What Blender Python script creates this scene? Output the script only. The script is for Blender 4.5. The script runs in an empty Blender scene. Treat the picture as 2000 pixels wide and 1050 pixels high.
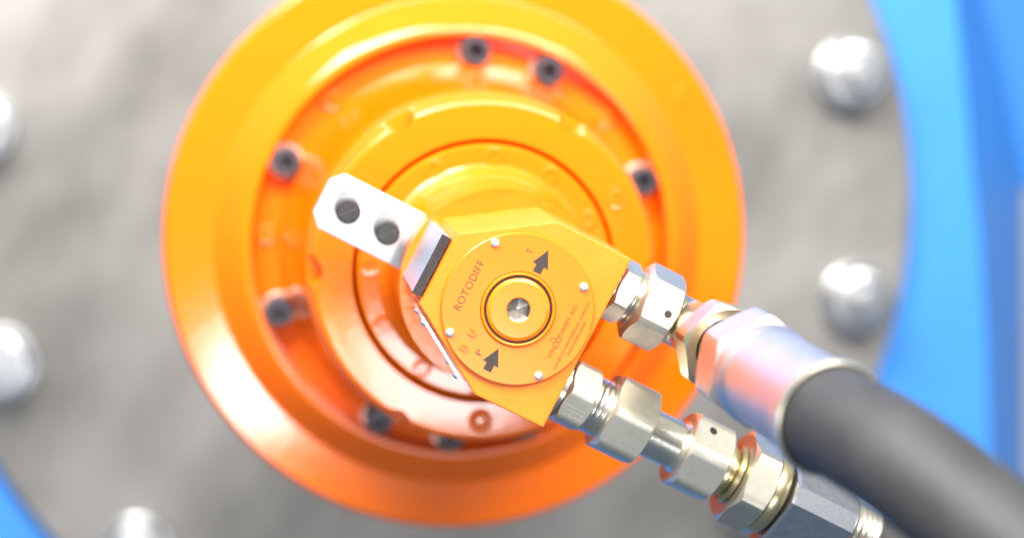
import bpy, bmesh, math, random
from mathutils import Vector, Matrix, Quaternion

random.seed(7)
R = math.radians
scene = bpy.context.scene
col = scene.collection

# ------------------------------------------------------------------ camera
# machine coordinates (mm): x right, y up, z along the shaft towards the viewer,
# origin in the middle of the round name plate
H0 = 1.2                                        # height of the shaft above the floor (m)


def W(p):
    return Vector((p[0] * .001, -p[2] * .001, p[1] * .001 + H0))


PITCH, YAW = 7.823, 7.7515
cam_d = bpy.data.cameras.new('camera')
cam = bpy.data.objects.new('camera', cam_d)
col.objects.link(cam)
cam.location = W((-111.88, 129.80, 801.09))
cam.rotation_euler = (R(90 - PITCH), 0, R(-YAW))
cam_d.sensor_width = 36
cam_d.lens = 63.0
cam_d.clip_start = .01
cam_d.clip_end = 60
cam_d.dof.use_dof = True
cam_d.dof.focus_distance = .826
cam_d.dof.aperture_fstop = 2.5
scene.camera = cam

# ------------------------------------------------------------------ light
world = bpy.data.worlds.new('World')
scene.world = world
world.use_nodes = True
wn = world.node_tree
wbg = wn.nodes['Background']
wtc = wn.nodes.new('ShaderNodeTexCoord')
wsep = wn.nodes.new('ShaderNodeSeparateXYZ')
wmr = wn.nodes.new('ShaderNodeMapRange')
wmr.inputs[1].default_value = -1
wmr.inputs[2].default_value = 1
wrp = wn.nodes.new('ShaderNodeValToRGB')        # a hall: grey floor, dim walls, pale ceiling
wrp.color_ramp.elements[0].position = 0
wrp.color_ramp.elements[0].color = (.15, .20, .28, 1)
wrp.color_ramp.elements[1].position = 1
wrp.color_ramp.elements[1].color = (1, .99, .96, 1)
for pos, c in ((.42, (.25, .29, .35)), (.56, (.46, .47, .48)), (.72, (.9, .89, .87))):
    e = wrp.color_ramp.elements.new(pos)
    e.color = (*c, 1)
wn.links.new(wtc.outputs['Generated'], wsep.inputs[0])
wn.links.new(wsep.outputs[2], wmr.inputs[0])
wn.links.new(wmr.outputs[0], wrp.inputs[0])
wn.links.new(wrp.outputs[0], wbg.inputs[0])
wbg.inputs[1].default_value = 0.6


def area(name, pos, target, sx, sy, watts, color):
    d = bpy.data.lights.new(name, 'AREA')
    d.shape = 'RECTANGLE'
    d.size, d.size_y, d.energy, d.color = sx, sy, watts, color
    o = bpy.data.objects.new(name, d)
    col.objects.link(o)
    o.location = W(pos)
    o.rotation_euler = (W(target) - W(pos)).to_track_quat('-Z', 'Y').to_euler()
    return o


area('machine_lamp', (-330, 820, 330), (-30, 60, -220), .6, .35, 20.5, (1, .975, .94))
area('right_fill_light', (480, 1050, 1150), (60, -40, -200), 1.0, .5, 34, (1, .985, .96))  # added fill from upper right, brightens the lower right of the flange
area('low_glare_light', (-185, -535, 1900), (-60, -60, -200), .16, .2, 3.6, (.98, .98, 1))  # added light, placed and sized to put a glare on the flange's lower left
area('low_glare_light', (140, -505, 1900), (0, -40, -200), .32, .24, 4.0, (.98, .98, 1))  # second added light, its reflection pales the lower rings of the hub

vs = scene.view_settings
vs.view_transform = 'Standard'
vs.look = 'None'
vs.exposure = 0.55
vs.gamma = 1
vs.use_curve_mapping = False

# ------------------------------------------------------------------ materials


def mat(name, base, rough=.4, metal=0., coat=0., var=None, vscale=40., vdetail=4., stretch=(1, 1, 1),
        bump=0., bscale=300., bdetail=3., rvar=0., spec=.5, wear=None, turn=None):
    """procedural material: base colour mixed with a second colour by noise, fine relief by noise"""
    m = bpy.data.materials.new(name)
    m.use_nodes = True
    n, l = m.node_tree.nodes, m.node_tree.links
    b = n['Principled BSDF']
    b.inputs['Base Color'].default_value = (*base, 1)
    b.inputs['Roughness'].default_value = rough
    b.inputs['Metallic'].default_value = metal
    b.inputs['Coat Weight'].default_value = coat
    b.inputs['Coat Roughness'].default_value = .1
    b.inputs['Specular IOR Level'].default_value = spec
    tc = n.new('ShaderNodeTexCoord')
    mp = n.new('ShaderNodeMapping')
    mp.inputs['Scale'].default_value = stretch
    if turn is None:
        l.new(tc.outputs['Object'], mp.inputs['Vector'])
    else:
        mt = n.new('ShaderNodeMapping')
        mt.inputs['Rotation'].default_value = (0, R(turn), 0)
        l.new(tc.outputs['Object'], mt.inputs['Vector'])
        l.new(mt.outputs[0], mp.inputs['Vector'])
    if var is not None:
        t = n.new('ShaderNodeTexNoise')
        t.inputs['Scale'].default_value = vscale
        t.inputs['Detail'].default_value = vdetail
        t.inputs['Roughness'].default_value = .6
        l.new(mp.outputs[0], t.inputs['Vector'])
        rp = n.new('ShaderNodeValToRGB')
        rp.color_ramp.elements[0].position = .32
        rp.color_ramp.elements[1].position = .68
        rp.color_ramp.elements[0].color = (*base, 1)
        rp.color_ramp.elements[1].color = (*var, 1)
        l.new(t.outputs['Fac'], rp.inputs[0])
        src = rp.outputs[0]
        if wear is not None:
            t2 = n.new('ShaderNodeTexNoise')
            t2.inputs['Scale'].default_value = vscale * 9
            t2.inputs['Detail'].default_value = 6
            l.new(mp.outputs[0], t2.inputs['Vector'])
            r2 = n.new('ShaderNodeValToRGB')
            r2.color_ramp.elements[0].position = .62
            r2.color_ramp.elements[1].position = .72
            l.new(t2.outputs['Fac'], r2.inputs[0])
            mx = n.new('ShaderNodeMix')
            mx.data_type = 'RGBA'
            l.new(r2.outputs[0], mx.inputs[0])
            l.new(src, mx.inputs[6])
            mx.inputs[7].default_value = (*wear, 1)
            src = mx.outputs[2]
        l.new(src, b.inputs['Base Color'])
        if rvar:
            mr = n.new('ShaderNodeMapRange')
            mr.inputs[3].default_value = max(.02, rough - rvar)
            mr.inputs[4].default_value = min(1, rough + rvar)
            l.new(t.outputs['Fac'], mr.inputs[0])
            l.new(mr.outputs[0], b.inputs['Roughness'])
    if bump:
        t3 = n.new('ShaderNodeTexNoise')
        t3.inputs['Scale'].default_value = bscale
        t3.inputs['Detail'].default_value = bdetail
        l.new(mp.outputs[0], t3.inputs['Vector'])
        bp = n.new('ShaderNodeBump')
        bp.inputs['Strength'].default_value = bump
        bp.inputs['Distance'].default_value = .001
        l.new(t3.outputs['Fac'], bp.inputs['Height'])
        l.new(bp.outputs[0], b.inputs['Normal'])
    return m


ORA = (.92, .155, .001)
M = {
    'orange': mat('orange_gloss_paint', ORA, .11, 0, .1, spec=.45, var=(.92, .166, .0015), vscale=9, bump=.05, bscale=160),
    'orange_block': mat('orange_grained_paint', (.90, .190, .008), .42, 0, 0, spec=.35, var=(.91, .212, .012), vscale=60,
                        bump=.17, bscale=620, bdetail=4),
    'orange_cast': mat('orange_paint_on_casting', ORA, .2, 0, .3, var=(.88, .18, .004), vscale=40, bump=1.0,
                       bscale=170, bdetail=5),
    'orange_plug': mat('orange_plug_paint', (.90, .182, .006), .3, 0, .1, spec=.4, var=(.91, .196, .008), vscale=60, bump=.06,
                       bscale=500),
    'orange_plate': mat('orange_name_plate', (.92, .165, .002), .3, 0, .05, spec=.35, var=(.92, .174, .003), vscale=25,
                        bump=.03, bscale=900),
    'black_print': mat('black_print', (.028, .020, .018), .5, var=(.045, .03, .025), vscale=900),
    'brown_print': mat('thin_brown_print', (.09, .018, .004), .5, var=(.15, .03, .004), vscale=1200),
    'steel_plate': mat('blotched_steel', (.155, .148, .136), .44, .45, 0, var=(.345, .328, .305), vscale=7, vdetail=3, turn=-35,
                       stretch=(1, 1, .62), bump=.1, bscale=60, rvar=.08),
    'bolt': mat('bright_zinc', (.60, .61, .62), .36, 1, 0, var=(.48, .49, .50), vscale=60, bump=.05),
    'rivet': mat('aluminium_rivet', (.92, .92, .94), .42, .9, 0, var=(.85, .85, .88), vscale=300),
    'zinc': mat('satin_zinc', (.74, .70, .59), .43, 1, 0, var=(.60, .57, .48), vscale=160, vdetail=8, bump=.10,
                bscale=2600, rvar=.08, wear=(.80, .77, .68)),
    'zinc_brass': mat('yellow_passivated_zinc', (.74, .68, .48), .3, 1, 0, var=(.64, .57, .38), vscale=120, bump=.06,
                      bscale=900),
    'zinc_shiny': mat('turned_zinc', (.80, .77, .68), .24, 1, 0, var=(.66, .63, .52), vscale=120, bump=.06,
                      bscale=900),
    'zinc_gold': mat('yellow_zinc', (.74, .64, .38), .27, 1, 0, var=(.62, .52, .30), vscale=150, bump=.08, bscale=900),
    'zinc_rough': mat('milled_zinc', (.62, .64, .67), .33, 1, 0, var=(.40, .43, .48), vscale=300, vdetail=8, bump=.07,
                      bscale=900, rvar=.1, wear=(.8, .8, .83)),
    'alu': mat('white_painted_sheet', (.74, .745, .75), .44, 1, 0, var=(.68, .685, .69), vscale=60, bump=.06,
               bscale=500),
    'dark_edge': mat('black_cut_edge', (.022, .02, .02), .4, 0, 0, spec=.3, var=(.04, .036, .036), vscale=300, bump=.4,
                     bscale=1200, wear=(.25, .24, .24)),
    'black_steel': mat('black_oxide_steel', (.055, .05, .058), .42, .5, 0, var=(.085, .078, .09), vscale=400,
                       bump=.1, bscale=1500),
    'grey_steel': mat('grey_spacer', (.07, .066, .066), .5, .5, 0, var=(.10, .095, .095), vscale=200),
    'slot_grey': mat('grey_slot_strip', (.07, .065, .07), .4, .5, 0, var=(.05, .045, .05), vscale=300),  # slot strip, slightly lighter than the dark screw head
    'hole': mat('dark_recess', (.012, .010, .010), .6, var=(.02, .015, .012), vscale=300),
    'rubber': mat('black_rubber', (.024, .024, .024), .6, 0, 0, var=(.04, .039, .038), vscale=40, bump=.5,
                  bscale=350, rvar=.06),
    'ferrule': mat('crimped_zinc_sleeve', (.74, .66, .61), .42, 1, 0, var=(.66, .58, .53), vscale=60, bump=.06,
                   bscale=300),
    'cream': mat('sleeve_lip', (.80, .74, .60), .3, 1, 0, var=(.75, .68, .52), vscale=60),
    'blue': mat('blue_machine_paint', (.045, .245, .72), .42, 0, 0, var=(.05, .26, .74), vscale=6, bump=.1,
                bscale=160),
    'blue_side': mat('blue_machine_paint_edge', (.045, .245, .72), .5, 0, 0, spec=.3, var=(.043, .24, .71), vscale=6),
    'worn_ring': mat('worn_paint_ring', (.72, .40, .30), .35, .4, 0, var=(.8, .5, .4), vscale=200),
    'wall': mat('white_wall', (.80, .80, .80), .8, var=(.76, .76, .76), vscale=2),
    'red_print': mat('red_print', (.75, .06, .02), .5, var=(.7, .05, .02), vscale=500),
    'socket': mat('bare_steel_socket', (.52, .46, .40), .3, 1, 0, var=(.36, .30, .25), vscale=220, bump=.05,
                  bscale=500),
    'label': mat('silver_label_plate', (.86, .87, .88), .25, .7, 0, var=(.8, .8, .82), vscale=200),
}

# ------------------------------------------------------------------ mesh helpers


class MB:
    """collects vertices (machine mm) and faces"""

    def __init__(s):
        s.v, s.f = [], []

    def add(s, v, f):
        o = len(s.v)
        s.v += [Vector(p) for p in v]
        s.f += [tuple(i + o for i in q) for q in f]

    def rings(s, rings, cap0=True, cap1=True):
        n = len(rings[0])
        v = [p for r in rings for p in r]
        f = []
        for k in range(len(rings) - 1):
            for i in range(n):
                j = (i + 1) % n
                f.append((k * n + i, k * n + j, (k + 1) * n + j, (k + 1) * n + i))
        if cap0:
            f.append(tuple(reversed(range(n))))
        if cap1:
            f.append(tuple(range((len(rings) - 1) * n, len(rings) * n)))
        s.add(v, f)


UU = Vector((.88481, -.46594, 0))                # along the hydraulic fittings
VV = Vector((.46594, .88481, 0))                 # along the lettering
ZZ = Vector((0, 0, 1))


def uvz(u, v, z):
    return UU * u + VV * v + ZZ * z


def basis(axis, ref):
    a = Vector(axis).normalized()
    e1 = Vector(ref) - a * a.dot(Vector(ref))
    e1.normalize()
    return a, e1, a.cross(e1)


def lathe(mb, prof, org=(0, 0, 0), axis=(0, 0, 1), ref=(1, 0, 0), n=64, cap0=True, cap1=True, closed=False):
    """profile [(radius, t)] turned about the axis"""
    a, e1, e2 = basis(axis, ref)
    o = Vector(org)
    rings = [[o + a * t + (e1 * math.cos(2 * math.pi * i / n) + e2 * math.sin(2 * math.pi * i / n)) * r
              for i in range(n)] for r, t in prof]
    if closed:
        rings.append(rings[0])
        mb.rings(rings, False, False)
    else:
        mb.rings(rings, cap0, cap1)


def hexnut(mb, af, t0, t1, org, axis, ref, rot=0., cham=.93, bore=None, n=72, soft=1.12, ch0=True, ch1=True):
    """hexagon with the 30 degree turned chamfers of a real nut; rot turns a corner off ref"""
    a, e1, e2 = basis(axis, ref)
    o = Vector(org)
    h = af / 2
    rc = h * cham * 1.04
    R0, R1, S0, S1 = [], [], [], []
    C0, C1 = [], []
    for i in range(n):
        th = 2 * math.pi * i / n
        q = ((th - R(30)) % R(60)) - R(30) if False else ((th + R(30)) % R(60)) - R(30)
        rh = min(h / math.cos(R(30) - abs(q)), h * soft)
        d = e1 * math.cos(th + rot) + e2 * math.sin(th + rot)
        k = max(0., rh - rc) * .62
        C0.append(o + a * t0 + d * (rc if ch0 else rh))
        S0.append(o + a * (t0 + (k if ch0 else 0.01)) + d * rh)
        S1.append(o + a * (t1 - (k if ch1 else 0.01)) + d * rh)
        C1.append(o + a * t1 + d * (rc if ch1 else rh))
    rings = [C0, S0, S1, C1]
    if bore:
        B1 = [o + a * t1 + (e1 * math.cos(2 * math.pi * i / n + rot) + e2 * math.sin(2 * math.pi * i / n + rot)) * bore
              for i in range(n)]
        B0 = [o + a * (t1 - bore * .8) + (p - o - a * t1) for p in B1]
        rings += [B1, B0]
    mb.rings(rings)


def prism(mb, pts, z0, z1, bev=0.):
    """polygon (machine xy) between z0 and z1, front edge bevelled"""
    n = len(pts)
    c = sum((Vector((p[0], p[1], 0)) for p in pts), Vector()) / n

    def inset(d):
        out = []
        for i in range(n):
            p0, p, p2 = (Vector((*pts[k % n][:2], 0)) for k in (i - 1, i, i + 1))
            d1, d2 = (p - p0).normalized(), (p2 - p).normalized()
            n1, n2 = Vector((-d1.y, d1.x, 0)), Vector((-d2.y, d2.x, 0))
            if n1.dot(c - p) < 0:
                n1, n2 = -n1, -n2
            m = (n1 + n2).normalized()
            out.append(p + m * (d / max(.3, m.dot(n1))))
        return out
    if bev:
        rings = [[q + ZZ * z0 for q in inset(0)], [q + ZZ * (z1 - bev) for q in inset(0)],
                 [q + ZZ * (z1 - bev * .3) for q in inset(bev * .3)], [q + ZZ * z1 for q in inset(bev)]]
    else:
        rings = [[q + ZZ * z0 for q in inset(0)], [q + ZZ * z1 for q in inset(0)]]
    mb.rings(rings)


def tube(mb, path, rad, n=40, ref=(0, 0, 1), cap=True):
    rings = []
    e1 = None
    for i, p in enumerate(path):
        p = Vector(p)
        t = (Vector(path[min(i + 1, len(path) - 1)]) - Vector(path[max(i - 1, 0)])).normalized()
        e1 = Vector(ref) if e1 is None else e1
        e1 = (e1 - t * t.dot(e1)).normalized()
        e2 = t.cross(e1)
        r = rad(i / (len(path) - 1)) if callable(rad) else rad
        rings.append([p + (e1 * math.cos(2 * math.pi * k / n) + e2 * math.sin(2 * math.pi * k / n)) * r
                      for k in range(n)])
    mb.rings(rings, cap, cap)


def bezier(a, b, c, d, n=24):
    a, b, c, d = map(Vector, (a, b, c, d))
    return [a * (1 - t) ** 3 + b * 3 * t * (1 - t) ** 2 + c * 3 * t * t * (1 - t) + d * t ** 3
            for t in (i / n for i in range(n + 1))]


WORLD = {}


def mesh_of(name, mb, m, org=None, sharp=32):
    """mesh with vertices in metres, relative to org (machine mm)"""
    base = W(org) if org is not None else None
    me = bpy.data.meshes.new(name)
    if base is None:
        vv = [Vector((p.x, -p.z, p.y)) * .001 for p in mb.v]
    else:
        vv = [W(p) - base for p in mb.v]
    me.from_pydata(vv, [], mb.f)
    me.update()
    bm = bmesh.new()
    bm.from_mesh(me)
    bmesh.ops.remove_doubles(bm, verts=bm.verts, dist=1e-7)
    bmesh.ops.recalc_face_normals(bm, faces=bm.faces)
    for f in bm.faces:
        f.smooth = True
    for e in bm.edges:
        e.smooth = not (len(e.link_faces) != 2 or e.calc_face_angle(0) > R(sharp))
    bm.to_mesh(me)
    bm.free()
    me.materials.append(M[m])
    return me


def link(name, me, parent, org):
    """object whose origin stands at org (machine mm), parented without losing its place"""
    o = bpy.data.objects.new(name, me)
    col.objects.link(o)
    WORLD[o.name] = W(org)
    o.parent = parent
    o.location = W(org) - (WORLD[parent.name] if parent else Vector())
    if me is not None:
        wnm = o.modifiers.new('weighted', 'WEIGHTED_NORMAL')
        wnm.keep_sharp = True
    return o


def part(name, mb, m, parent, org=None, sharp=32, bevel=0.):
    if org is None:
        org = tuple((WORLD[parent.name] - Vector((0, 0, H0))) * 1000) if parent else (0, 0, 0)
        org = (org[0], org[2], -org[1])
    o = link(name, mesh_of(name, mb, m, org, sharp), parent, org)
    if bevel:
        b = o.modifiers.new('bevel', 'BEVEL')
        b.width = bevel * .001
        b.segments = 2
        b.limit_method = 'ANGLE'
        b.angle_limit = R(35)
        o.modifiers.move(1, 0)
    return o


def thing(name, org, label, cat, group=None):
    o = link(name, None, None, org)
    o.empty_display_size = .02
    o['label'], o['category'] = label, cat
    if group:
        o['group'] = group
    return o


def polar(r, deg, z=0, c=(0, 0)):
    return Vector((c[0] + r * math.cos(R(deg)), c[1] + r * math.sin(R(deg)), z))


# ------------------------------------------------------------------ wall far behind
mb = MB()
mb.add([(-6000, -1200, -2600), (6000, -1200, -2600), (6000, 4000, -2600), (-6000, 4000, -2600),
        (-6000, -1200, -2700), (6000, -1200, -2700), (6000, 4000, -2700), (-6000, 4000, -2700)],
       [(0, 1, 2, 3), (7, 6, 5, 4), (0, 4, 5, 1), (1, 5, 6, 2), (2, 6, 7, 3), (3, 7, 4, 0)])
w = part('wall', mb, 'wall', None, (0, 0, -2600))
w['kind'] = 'structure'

# ------------------------------------------------------------------ blue machine frame
PC = (12, -15)                                   # centre of the steel plate
fr = thing('machine_frame', (0, -700, -600), 'blue painted machine frame around the round steel plate', 'frame')
mb = MB()
right = [(352, 700), (408, 290), (427, 147), (438.6, 67), (454, -42), (463.4, -139), (472, -260), (480, -700)]
prism(mb, [(-900, 700), (-900, -700)] + [(x, y) for x, y in reversed(right)], -640, -562, 3)
part('front_panel', mb, 'blue', fr)
mb = MB()                                        # folded side of the panel
outer = [(459, 760), (516, 300), (537, 150), (557, 90), (583, 0), (588, -90), (592, -183), (596, -290), (606, -760)]
inner = [(352.5, 700), (408.5, 290), (427.5, 147), (434.5, 100), (448, 10), (457, -65), (463.9, -139), (472.5, -260),
         (480.5, -700)]
v, f = [], []
for (a, b) in zip(inner, outer):
    v += [(a[0], a[1], -565), (b[0], b[1], -780), (b[0], b[1], -800), (a[0], a[1], -800)]
for k in range(len(inner) - 1):
    for q in range(4):
        f.append((4 * k + q, 4 * k + (q + 1) % 4, 4 * k + 4 + (q + 1) % 4, 4 * k + 4 + q))
f += [(0, 1, 2, 3), tuple(4 * (len(inner) - 1) + q for q in (3, 2, 1, 0))]
mb.add(v, f)
part('side_fold', mb, 'blue_side', fr, sharp=40)
mb = MB()                                        # diagonal brace behind the fold
prism(mb, [(440, 800), (800, 800), (800, 20), (620, -30), (580, -20), (522, 130)], -880, -805, 6)
part('brace', mb, 'blue', fr)

# ------------------------------------------------------------------ round steel plate with its bolts
pl = thing('steel_plate', (PC[0], PC[1], -550), 'large round blotched grey steel plate behind the orange hub', 'plate')
mb = MB()
lathe(mb, [(374, -561), (377, -559), (377, -548), (374.5, -545), (150, -545)], (PC[0], PC[1], 0), n=160)
part('disc', mb, 'steel_plate', pl)
mb = MB()
lathe(mb, [(138, -544.5), (138, -400), (132, -392), (118, -300), (118, -275)], n=96)
part('shaft', mb, 'steel_plate', pl)
bm_washer, bm_nut, bm_stud = MB(), MB(), MB()
lathe(bm_washer, [(29, .2), (29, 4), (27.5, 5.2), (12, 5.2)], n=40)
hexnut(bm_nut, 46, 5.3, 27, (0, 0, 0), (0, 0, 1), (1, 0, 0), cham=.80, n=48, soft=1.11)
lathe(bm_stud, [(12.5, 29.1), (12.5, 36), (10.5, 38.5), (6, 39)], n=32)
me_w, me_n, me_s = mesh_of('washer', bm_washer, 'bolt'), mesh_of('nut', bm_nut, 'bolt'), mesh_of('stud', bm_stud, 'bolt')
for k in range(12):
    p = polar(340, 18 + 30 * k, -545, PC)
    b = link('bolt', me_n, pl, p)
    b.rotation_euler = (0, R(17 * k + 11), 0)
    link('washer', me_w, b, p)
    link('stud', me_s, b, p)

# ------------------------------------------------------------------ orange hub
hub = thing('hub', (0, 0, -275), 'glossy orange stepped hub flange with black socket screws in its groove', 'hub')
mb = MB()
lathe(mb, [(100, -276), (166, -276), (171.5, -274), (174.2, -269), (174.6, -256), (173.6, -251.5), (172.4, -249.4), (170.8, -248.4),
           (170.2, -248.2), (145.5, -248.1), (144.6, -247.9), (142.5, -246.2), (134, -238.6), (130, -235.4), (127, -233.8),
           (124.6, -233.4), (123, -234), (122.3, -236), (122, -247.5), (121, -249), (107, -246.2), (100, -246.2)], n=192)
part('flange', mb, 'orange', hub, sharp=50)

# conical collar, its front rim notched beside the screws
mb = MB()
n = 288
notch = [59, 119, 179, 239, 299, 359]


def rim(deg, r):
    for a in notch:
        d = (deg - a + 180) % 360 - 180
        if abs(d) < 12:
            # circle of radius 9 centred at 92
            c, q = 92.6, 7.5
            s = c * math.sin(R(d))
            if abs(s) < q:
                r = min(r, c * math.cos(R(d)) - math.sqrt(q * q - s * s))
    return r


levels = [('c', 107, -245.9), ('c', 105.2, -240), ('c', 103, -222), ('c', 100, -195), ('c', 96.5, -165),
          ('c', 93.5, -141), ('c', 93.2, -140), ('n', 92.6, -139.5), ('n', 91.2, -128.6), ('n', 90.6, -126.8),
          ('n', 89, -125.6), ('n', 87.4, -125.2), ('i', 70.2, -125.2), ('i', 69.4, -126), ('i', 69.4, -142)]
rings = []
for kind, r, z in levels:
    rings.append([polar(rim(360 * i / n, r) if kind == 'n' else r, 360 * i / n, z) for i in range(n)])
mb.rings(rings, False, False)
collar = part('collar', mb, 'orange', hub, sharp=40)
mb = MB()
lathe(mb, [(69.3, -141), (67.6, -141)], n=96)
part('gap', mb, 'hole', hub)
mb = MB()
lathe(mb, [(67.4, -141.5), (67.4, -125.5), (66.4, -124.2), (64.8, -123.8), (40, -123.8)], n=128)
disc = part('cover_disc', mb, 'orange', hub)

# painted screws of cover and collar
mb = MB()
lathe(mb, [(5.2, .02), (5.1, .3), (4.7, .5), (2.6, .5), (2.2, .1), (2.1, -.2)], n=24)
me_ps = mesh_of('painted_screw', mb, 'orange')
for k in range(12):
    link('painted_screw', me_ps, disc, polar(60.6, 26 + 30 * k, -123.8))
mb = MB()
lathe(mb, [(6.6, .03), (6.5, .3), (5.8, .45), (5.2, .1), (4.6, .1), (4.3, .3), (1.8, .62), (1.5, -.1)], n=28)
me_pc = mesh_of('painted_screw', mb, 'orange')
for a in (29, 149, 268):
    link('painted_screw', me_pc, collar, polar(79.5, a, -125.2))

# black socket screws in the groove
mb1, mb2, mb3 = MB(), MB(), MB()
lathe(mb1, [(8.3, 1.3), (8.3, 12.2), (7.3, 13.2), (4.7, 13.2), (4.5, 12.9), (4.4, 6)], n=32)
lathe(mb2, [(10.2, .3), (10.2, 1.0), (9.8, 1.25), (5, 1.25)], n=32)
me_cs, me_cw = mesh_of('socket_screw', mb1, 'black_steel'), mesh_of('washer', mb2, 'worn_ring')
for a in (19, 63.5, 86, 153.6, 198.7, 243.8, 266, 289, 334):
    p = polar(113.6, a, -245.9)
    s = link('socket_screw', me_cs, hub, p)
    link('washer', me_cw, s, p)
# paint-filled plugs in the groove
for a in (176, 41, 131):
    link('painted_screw', me_pc, hub, polar(113.6, a, -245.8))
# shallow bosses on the flange face
mb = MB()
lathe(mb, [(6, .0), (5.6, .7), (4.5, 1.0), (2, .6)], n=24)
me_b = mesh_of('painted_plug', mb, 'orange')
for a in (33,):
    link('painted_plug', me_b, hub, polar(158, a, -248.6))

# ------------------------------------------------------------------ rotary union: neck, block, name plate
ru = thing('rotary_union', (0, 0, -123), 'orange hydraulic rotary union block with printed round name plate', 'rotary union')
mb = MB()
lathe(mb, [(57, -123.7), (54.5, -122), (52, -118.5), (50.5, -113), (49.6, -104), (49.2, -80), (49.2, -67)], n=96)
part('neck', mb, 'orange_cast', ru, sharp=50)
outline = [(-40.8, 18.2), (-2.0, 44.1), (36.9, 44.1), (36.9, -44.1), (.8, -44.3), (-40.8, -18.6)]
outline = [(p.x, p.y) for p in (uvz(a, b, 0) for a, b in outline)]
mb = MB()
cs = [math.degrees(math.atan2(q[1], q[0])) % 360 for q in outline]
angs = sorted([a for a in range(0, 360, 4) if min(abs((a - c + 180) % 360 - 180) for c in cs) > 1] + cs)


def on_outline(a, inset):
    d = Vector((math.cos(R(a)), math.sin(R(a)), 0))
    best = 1e9
    for k in range(6):
        p, q = Vector((*outline[k], 0)), Vector((*outline[(k + 1) % 6], 0))
        nrm = Vector(((q - p).y, -(q - p).x, 0)).normalized()
        if nrm.dot(p) < 0:
            nrm = -nrm
        if nrm.dot(d) > 1e-6:
            best = min(best, (nrm.dot(p) - inset) / nrm.dot(d))
    return d * best


mb.rings([[on_outline(a, 0) + ZZ * -67 for a in angs], [on_outline(a, 0) + ZZ * -3.3 for a in angs],
          [on_outline(a, .35) + ZZ * -2.5 for a in angs], [on_outline(a, 1.1) + ZZ * -2.2 for a in angs],
          [polar(15.58, a, -2.2) for a in angs], [polar(15.58, a, -12) for a in angs]])
part('body', mb, 'orange_block', ru, sharp=25)

npl = MB()
lathe(npl, [(35.3, -2.15), (35.3, -.45), (34.8, 0), (17.6, 0), (17.4, -.2), (17.4, -2.15)], n=160, closed=True)
plate = part('name_plate', npl, 'orange_plate', ru)
mb = MB()
lathe(mb, [(17.2, -2.1), (17.2, .5), (16.9, .95), (16.3, 1.1), (15.9, .85), (15.7, .3), (15.6, -4)], n=128, cap0=False,
      cap1=False)
part('bore_ring', mb, 'orange_plug', ru)
mb = MB()
lathe(mb, [(15.62, .2), (15.4, .62), (14.9, .62), (14.7, .2)], n=96, cap0=False, cap1=False)
part('dark_gap_ring', mb, 'hole', ru)  # black ring in the plug gap, its colour stands for the gap's shade
mb = MB()                                        # plug with hexagon socket
n = 96
rings = [[polar(14.75, 360 * i / n, -3.2) for i in range(n)], [polar(14.75, 360 * i / n, .1) for i in range(n)],
         [polar(14.5, 360 * i / n, .75) for i in range(n)], [polar(13.2, 360 * i / n, 1.5) for i in range(n)],
         [polar(12.7, 360 * i / n, 1.6) for i in range(n)], [polar(5.9, 360 * i / n, 1.6) for i in range(n)],
         [polar(5.5, 360 * i / n, 1.35) for i in range(n)]]
mb.rings(rings, False, False)
plug = part('plug', mb, 'orange_plug', ru)
mb = MB()
hx = lambda i: 4.75 / math.cos(R(((360 * i / n - 22) % 60) - 30))
rings = [[polar(5.5, 360 * i / n, 1.35) for i in range(n)], [polar(min(5.35, hx(i)), 360 * i / n, 1.0) for i in range(n)],
         [polar(min(5.3, hx(i)) * .99, 360 * i / n, -2.2) for i in range(n)], [polar(.6, 360 * i / n, -3.4) for i in range(n)]]
mb.rings(rings, False, True)
part('hexagon_socket', mb, 'socket', plug, sharp=20)

mb = MB()
lathe(mb, [(2.1, .02), (2.0, .6), (1.5, 1.1), (.8, 1.35), (.2, 1.4)], n=20)
me_rv = mesh_of('rivet', mb, 'rivet')
for u, v in ((-23.7, 22.3), (22.3, 22.8), (-23.1, -23.4), (22.9, -23.0)):
    link('rivet', me_rv, plate, uvz(u, v, 0))


# printed lettering: text runs along V, its feet towards +U
def text_mesh(body, height, z, extrude=.04, bevel=0., spacing=1.0):
    c = bpy.data.curves.new('txt', 'FONT')
    c.body = body
    c.size = 10
    c.space_character = spacing
    c.extrude = 0
    o = bpy.data.objects.new('txt', c)
    col.objects.link(o)
    dg = bpy.context.evaluated_depsgraph_get()
    me = bpy.data.meshes.new_from_object(o.evaluated_get(dg))
    bpy.data.objects.remove(o)
    return me


def lettering(name, body, u, v0, v1, cap, m, parent, z=.06, thick=.05, spacing=1.0):
    """flat lettering whose feet lie on the line u, reading from v0 to v1, capitals cap mm high"""
    me = text_mesh(body, cap, z, spacing=spacing)
    xs = [v.co.x for v in me.vertices]
    ys = [v.co.y for v in me.vertices if True]
    x0, x1 = min(xs), max(xs)
    capu = 7.29                                  # cap height of the built-in font at size 10
    sx = (v1 - v0) / (x1 - x0)
    sy = cap / capu
    bm = bmesh.new()
    bm.from_mesh(me)
    bpy.data.meshes.remove(me)
    bmesh.ops.remove_doubles(bm, verts=bm.verts, dist=1e-5)
    r = bmesh.ops.extrude_face_region(bm, geom=bm.faces[:])
    for g in r['geom']:
        if isinstance(g, bmesh.types.BMVert):
            g.co.z = 1
    org = uvz(u, v0, 0)
    base = W(org)
    for vv in bm.verts:
        p = uvz(u - vv.co.y * sy, v0 + (vv.co.x - x0) * sx, z - thick + (thick if vv.co.z > .5 else 0))
        vv.co = W(p) - base
    bmesh.ops.recalc_face_normals(bm, faces=bm.faces)
    me = bpy.data.meshes.new(name)
    bm.to_mesh(me)
    bm.free()
    me.materials.append(M[m])
    return link(name, me, parent, org)


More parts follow.
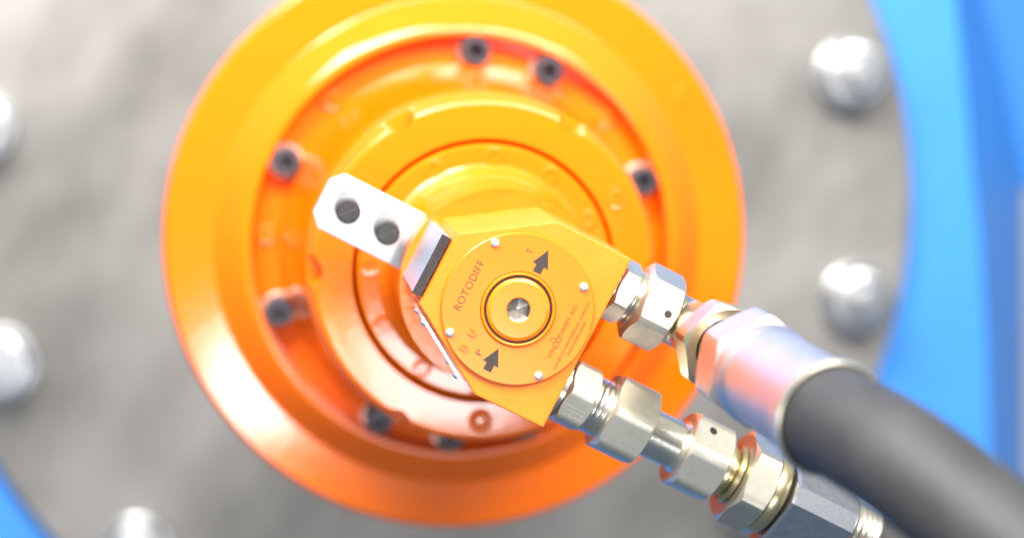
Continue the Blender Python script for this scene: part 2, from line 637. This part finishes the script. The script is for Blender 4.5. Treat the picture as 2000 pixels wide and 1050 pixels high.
lettering('lettering', 'ROTODIFF', -23.6, -12.6, 12.2, 3.7, 'black_print', plate, spacing=1.08)
lettering('lettering', 'T', -6.2, 24.9, 27.4, 3.2, 'black_print', plate)
lettering('lettering', 'P', -5.4, -26.8, -24.5, 3.2, 'black_print', plate)
lettering('lettering', 'VISC', 24.0, -13.6, -7.0, 2.0, 'brown_print', plate)
lettering('lettering', 'THERM', 24.0, -3.6, 7.0, 2.0, 'brown_print', plate)
lettering('lettering', 'AG', 24.0, 8.7, 13.4, 2.0, 'brown_print', plate)
lettering('lettering', 'CH-8132 HINTEREGG-ZÜRICH', 28.6, -17.0, 17.5, 1.45, 'brown_print', plate)
lettering('lettering', 'SWITZERLAND', 31.3, -8.5, 9.0, 1.45, 'brown_print', plate)
for k, (tu, tv) in enumerate(((-.3, 30.4), (.25, -19.9))):          # flow arrows
    pts = [(0, 0), (-4.1, -8.2), (-2.0, -8.0), (-2.0, -11.6), (2.0, -11.6), (2.0, -8.0), (4.1, -8.2)]
    pts = [uvz(tu + a, tv + b, 0) for a, b in pts]
    a = MB()
    a.add([q + ZZ * .01 for q in pts] + [q + ZZ * .06 for q in pts],
          [tuple(range(7, 14)), tuple(range(6, -1, -1))] + [(i, (i + 1) % 7, 7 + (i + 1) % 7, 7 + i) for i in range(7)])
    part('flow_arrow', a, 'black_print', plate)
# stamped letters B and U, raised in the paint
for s, u, v in (('U', -12.6, -20.2), ('B', -12.7, -27.8)):
    o = lettering('stamped_letter', s, u, v, v + 2.9, 3.6, 'orange_plate', plate, z=.7, thick=.7)
    b = o.modifiers.new('bevel', 'BEVEL')
    b.width, b.segments = .00028, 3
# knot emblem that stands for the letter O
mb = MB()
for k in range(3):
    th = R(90 + 120 * k)
    path = []
    for i in range(28):
        t = 2 * math.pi * i / 28
        x, y = 1.55 + 1.45 * math.cos(t), .95 * math.sin(t)
        path.append((x * math.cos(th) - y * math.sin(th), x * math.sin(th) + y * math.cos(th)))
    ringi = [[], []]
    vs_, fs_ = [], []
    for i, (x, y) in enumerate(path):
        x2, y2 = path[(i + 1) % 28]
        x0, y0 = path[i - 1]
        dx, dy = x2 - x0, y2 - y0
        L = math.hypot(dx, dy)
        nx, ny = -dy / L * .14, dx / L * .14
        for s in (1, -1):
            for zz in (.01, .06 + .004 * k):
                vs_.append(uvz(22.9 - (y + s * ny), -5.3 + x + s * nx, zz))
    for i in range(28):
        j = (i + 1) % 28
        for a, b in ((0, 1), (1, 3), (3, 2), (2, 0)):
            fs_.append((4 * i + a, 4 * j + a, 4 * j + b, 4 * i + b))
    mb.add(vs_, fs_)
part('emblem', mb, 'brown_print', plate)

# thin label plate riveted to the lower left chamfer
mb = MB()
e0, e1 = uvz(-36.2, -21.5, 0), uvz(-6.0, -40.1, 0)
ed = (e1 - e0).normalized()
en = Vector((ed.y, -ed.x, 0))
if en.dot(e0) < 0:
    en = -en
lp = [e0 + en * 1.1, e1 + en * 1.1, e1 + en * 2.6, e0 + en * 2.6]
prism(mb, [(q.x, q.y) for q in lp], -46, -3.5)
lab = part('label_plate', mb, 'label', ru, bevel=.2)
for t, z in ((.09, -7), (.9, -7), (.09, -42), (.9, -42)):
    mb = MB()
    lathe(mb, [(1.7, 0), (1.6, .7), (1.1, 1.2), (.3, 1.4)], e0.lerp(e1, t) + en * 2.65 + ZZ * z, en, (0, 0, 1), n=16)
    part('rivet', mb, 'bolt', lab)

# ------------------------------------------------------------------ bent bracket
mb = MB()
T = 4.6
wv = 15.1
# section in (u, z), swept along v: leg lies on the block, foot turns outwards behind it
sec_o, sec_i = [], []                            # outer (towards viewer / away from block), inner
sec_o = [(-46.0, -8.4), (-46.0, -76)]
sec_i = [(-41.2, -8.4), (-41.2, -84.5)]
for k in range(7):
    a = R(90 * k / 6)
    sec_o.append((-52 + 6 * math.cos(a), -80 - 6 * math.sin(a) + 0))
    sec_i.append((-52 + 10.8 * math.cos(a), -80 - 10.8 * math.sin(a)))
sec_o = [(-46.0, -8.4)] + [(-53.5 + 7.5 * math.cos(R(15 * k)), -78.5 - 7.5 * math.sin(R(15 * k))) for k in range(7)]
sec_i = [(-41.3, -8.4)] + [(-53.5 + 12.2 * math.cos(R(15 * k)), -78.5 - 12.2 * math.sin(R(15 * k))) for k in range(7)]
sec_o += [(-91.5, -86.0), (-97.4, -86.0)]
sec_i += [(-91.5, -90.7), (-97.4, -90.7)]
hw = [wv] * (len(sec_o) - 1) + [9.0]
v, f = [], []
for (o_, i_, h) in zip(sec_o, sec_i, hw):
    v += [uvz(o_[0], h - .4, o_[1]), uvz(o_[0], -h - .4, o_[1]), uvz(i_[0], -h - .4, i_[1]), uvz(i_[0], h - .4, i_[1])]
for k in range(len(sec_o) - 1):
    for q in range(4):
        f.append((4 * k + q, 4 * k + (q + 1) % 4, 4 * k + 4 + (q + 1) % 4, 4 * k + 4 + q))
f += [(0, 1, 2, 3), tuple(4 * (len(sec_o) - 1) + q for q in (3, 2, 1, 0))]
mb.add(v, f)
br = part('bracket', mb, 'alu', ru, uvz(-70, 0, -88), sharp=32, bevel=.5)
mb = MB()
pts = [uvz(-45.9, wv - .5, 0), uvz(-45.9, -wv - .3, 0), uvz(-41.35, -wv - .3, 0), uvz(-41.35, wv - .5, 0)]
prism(mb, [(q.x, q.y) for q in pts], -8.35, -7.2, .35)
part('cut_edge', mb, 'dark_edge', br)
for (u, v, rot) in ((-83.2, -.3, 20), (-61.2, -.9, 20)):
    org = uvz(u, v, -86)
    mb = MB()
    lathe(mb, [(5.5, 13.1), (6.0, 13.3), (6.0, 15.4), (5.6, 16.1), (4.6, 16.5)], org, n=40)
    s = part('slotted_screw', mb, 'dark_edge', br, org)
    mb = MB()
    lathe(mb, [(6.1, .05), (6.1, 13.0)], org, n=40)
    part('spacer', mb, 'grey_steel', s, org)
    mb = MB()
    c, sn = math.cos(R(rot)), math.sin(R(rot))
    pts = [(org.x + a * c - b * sn, org.y + a * sn + b * c) for a, b in ((-4.9, -.6), (4.9, -.6), (4.9, .6), (-4.9, .6))]
    prism(mb, pts, -69.6, -69.4)
    part('slot', mb, 'slot_grey', s, org)

# ------------------------------------------------------------------ lower fitting chain
lo = thing('hydraulic_coupling', uvz(37, -26.6, -28), 'lower row of hexagonal zinc hydraulic fittings screwed into the orange block',
           'pipe fitting', None)
OL = uvz(0, -26.6, -28)


def piece(name, prof, m, parent, org, axis=UU, n=48):
    b = MB()
    lathe(b, prof, org, axis, ZZ, n=n)
    return part(name, b, m, parent)


def nut(name, af, t0, t1, rot, m, parent, org, axis=UU, ref=ZZ, **k):
    b = MB()
    hexnut(b, af, t0, t1, org, axis, ref, R(rot), **k)
    return part(name, b, m, parent, sharp=24)


def ridges(t0, t1, r, dr, nr):
    out = [(r - dr, t0)]
    for k in range(nr):
        s = t0 + (t1 - t0) * k / nr
        e = (t1 - t0) / nr
        out += [(r - dr, s + .05 * e), (r, s + .35 * e), (r, s + .6 * e), (r - dr, s + .95 * e)]
    return out + [(r - dr, t1)]


piece('collar', [(13, 36.95), (14.5, 37.2), (14.5, 41.5), (13, 41.9)], 'zinc_shiny', lo, OL)
ad = nut('adaptor_hex', 30, 42, 56.5, -14, 'zinc', lo, OL)
piece('threaded_stub', ridges(56.4, 65, 14.2, .35, 3), 'zinc_shiny', lo, OL)
n1 = nut('union_nut', 36, 65, 87, -14, 'zinc', lo, OL, cham=.95)
piece('tube', [(13, 86.9), (12.2, 87.6), (11.8, 89), (11.8, 105), (13.4, 106.8), (13.4, 107.2)], 'zinc_shiny', lo, OL)
n2 = nut('union_nut', 36, 107, 128.5, -14, 'zinc', lo, OL, cham=.95)
piece('ring', [(12, 128.4), (14.2, 128.8), (14.4, 131.6), (13.2, 132.4), (12, 132.5), (12, 134.2), (15, 134.8),
               (15, 137.4), (13.5, 138.2)], 'zinc_gold', lo, OL)
nut('adaptor_hex', 43, 138, 153, 16, 'zinc', lo, OL, cham=.96)
piece('ring', [(18, 152.9), (21.5, 153.4), (22, 155), (22, 158), (21, 159.6), (17, 160.2)], 'zinc_gold', lo, OL)
# big milled block with broken corners
mb = MB()
a, e1, e2 = basis(UU, ZZ)
ring0 = []
for q in range(4):
    for s in (-1, 1):
        th = R(-16 + 90 * q + s * 9.5)
        ring0.append((e1 * math.cos(th) + e2 * math.sin(th)) * 27.5)
mb.rings([[OL + UU * 161.2 + p * .95 for p in ring0], [OL + UU * 162.4 + p for p in ring0],
          [OL + UU * 194.5 + p for p in ring0], [OL + UU * 195.7 + p * .95 for p in ring0]])
bl = part('milled_block', mb, 'zinc_rough', lo, sharp=15)
piece('collar', [(17, 160.1), (17, 161.3)], 'hole', lo, OL)
piece('neck', [(15, 195.6), (15, 199)], 'zinc', lo, OL)
piece('threaded_stub', ridges(199, 214, 18, .9, 5) + [(16, 214.2)], 'zinc_shiny', lo, OL)
mb = MB()
tube(mb, bezier(OL + UU * 213, OL + UU * 250, OL + UU * 300 + ZZ * 10, OL + UU * 360 + ZZ * 60 - VV * 40, 24), 15.5)
part('hose', mb, 'rubber', lo)


def drill(name, parent, org, direction, r, depth_dir=None):
    b = MB()
    lathe(b, [(r, -.02), (r, .04)], org, direction, UU, n=20)
    return part(name, b, 'hole', parent)


def flat_point(org, af, t, rot_deg, across):
    """point on the flat whose normal stands at rot_deg from Z (towards e2)"""
    a, e1, e2 = basis(UU, ZZ)
    nrm = e1 * math.cos(R(rot_deg)) + e2 * math.sin(R(rot_deg))
    tan = -e1 * math.sin(R(rot_deg)) + e2 * math.cos(R(rot_deg))
    return org + UU * t + nrm * (af / 2) + tan * across, nrm


p, nn = flat_point(OL, 36, 115.5, -44, -4.0)
drill('drilled_hole', n2, p, nn, 2.0)
# punched numbers on the first adaptor
p, nn = flat_point(OL, 30, 47, 16, 3)
mb = MB()
a, e1, e2 = basis(UU, ZZ)
tn = (-e1 * math.sin(R(16)) + e2 * math.cos(R(16)))
for k in range(4):
    for j in range(3):
        q = p + UU * (k * 2.5 - .6) + tn * (j * 2.3 - 3)
        w_ = .75
        mb.add([q + UU * (-w_) + tn * (-.35), q + UU * w_ + tn * (-.35), q + UU * w_ + tn * .35, q - UU * w_ + tn * .35,
                q + UU * (-w_ * .6) + tn * (-.2) + nn * .07, q + UU * w_ * .6 + tn * (-.2) + nn * .07,
                q + UU * w_ * .6 + tn * .2 + nn * .07, q - UU * w_ * .6 + tn * .2 + nn * .07],
               [(4, 5, 6, 7), (0, 1, 5, 4), (1, 2, 6, 5), (2, 3, 7, 6), (3, 0, 4, 7)])
part('punched_marks', mb, 'zinc', ad)
mb = MB()
a, e1, e2 = basis(UU, ZZ)
st = []
for k in range(5):
    th = R(-6 + 5 * k)
    d = e1 * math.cos(th) + e2 * math.sin(th)
    st += [OL + UU * 204 + d * 18.15, OL + UU * 206 + d * 18.15]
mb.add(st, [(2 * k, 2 * k + 1, 2 * k + 3, 2 * k + 2) for k in range(4)])
part('red_mark', mb, 'red_print', lo)

# ------------------------------------------------------------------ upper fitting chain with elbow and hose
up = thing('hose_assembly', uvz(37, 27.7, -28), 'thick black rubber hose with crimped sleeve on the upper elbow fitting',
           'hose')
OU = uvz(0, 27.7, -28)
piece('collar', [(12, 36.95), (13, 37.2), (13, 40), (12, 40.3)], 'zinc_shiny', up, OU)
nut('adaptor_hex', 28, 40.4, 49.5, 20, 'zinc', up, OU)
piece('threaded_stub', ridges(49.4, 55, 13.2, .35, 2), 'zinc_shiny', up, OU)
un = nut('union_nut', 36, 52.5, 72.5, 20, 'zinc', up, OU, cham=.84, soft=1.10)
p, nn = flat_point(OU, 36, 66.5, -10, 2.0)
drill('drilled_hole', un, p, nn, 1.9)
EUf = uvz(86.6, 28.2, 30.7)
LIP = uvz(106.2, 27.3, 131.1)
ax = (LIP - EUf).normalized()
L = (LIP - EUf).length
mb = MB()
p0 = OU + UU * 73.5
p3 = EUf - ax * 10
tube(mb, bezier(p0, p0 + UU * 20, p3 - ax * 20, p3, 28), lambda t: 12.6 + 1.2 * t, ref=ZZ)
part('elbow', mb, 'zinc_brass', up)
eu = nut('swivel_nut', 38, -12, 0, 38, 'zinc_brass', up, EUf, ax, VV, cham=.95, bore=14.5)
for k, ch in enumerate('EU'):                    # letters raised on the end face of the swivel nut
    tm = text_mesh(ch, 1, 0)
    e_a, e_1, e_2 = basis(ax, UU)
    th = R(158 - 15 * k)
    rad = e_1 * math.cos(th) + e_2 * math.sin(th)
    tan = -(-e_1 * math.sin(th) + e_2 * math.cos(th))
    b_ = MB()
    vs0 = [EUf + rad * (14.8 + q.co.y * .40) + tan * ((q.co.x - 3) * .40) for q in tm.vertices]
    nv = len(vs0)
    b_.add([q + ax * .01 for q in vs0] + [q + ax * .3 for q in vs0],
           [tuple(i + nv for i in pg.vertices) for pg in tm.polygons])
    bpy.data.meshes.remove(tm)
    part('raised_letter', b_, 'zinc_shiny', eu)
b_ = MB()
lathe(b_, [(13.8, -1), (13.8, 21)], EUf, ax, VV)
part('stub', b_, 'zinc_shiny', up)
nut('hose_nut', 45, 20, 38, 20, 'ferrule', up, EUf, ax, VV, cham=.95)
b_ = MB()
lathe(b_, [(18, 37.9), (21.5, 38.5), (22.8, 40.5), (22.8, 43.5), (21.8, 46), (21.3, 49), (21.7, L - 14), (22.3, L - 8), (22.9, L - 5)],
      EUf, ax, VV, n=72)
fe = part('crimped_sleeve', b_, 'ferrule', up)
b_ = MB()
lathe(b_, [(22.9, L - 5), (23.9, L - 3.4), (24.3, L - 1.5), (23.9, L), (22.9, L + .5), (21.9, L), (21.4, L - 3)], EUf, ax, VV,
      n=72, cap0=False, cap1=False)
part('sleeve_lip', b_, 'cream', fe)
pts = [LIP - ax * 4, uvz(119, 27.9, 174.2), uvz(138.2, 23.7, 206.5), uvz(165.8, 15.7, 246.7), uvz(205, 0, 290)]


def catmull(P, n=12):
    P = [P[0] * 2 - P[1]] + P + [P[-1] * 2 - P[-2]]
    out = []
    for k in range(1, len(P) - 2):
        for i in range(n):
            t = i / n
            a, b, c, d = P[k - 1:k + 3]
            out.append(.5 * ((2 * b) + (c - a) * t + (2 * a - 5 * b + 4 * c - d) * t * t + (3 * b - a - 3 * c + d) * t ** 3))
    return out + [P[-2]]


mb = MB()
tube(mb, catmull([Vector(q) for q in pts]), 21.6, n=56)
part('hose', mb, 'rubber', up, sharp=60)
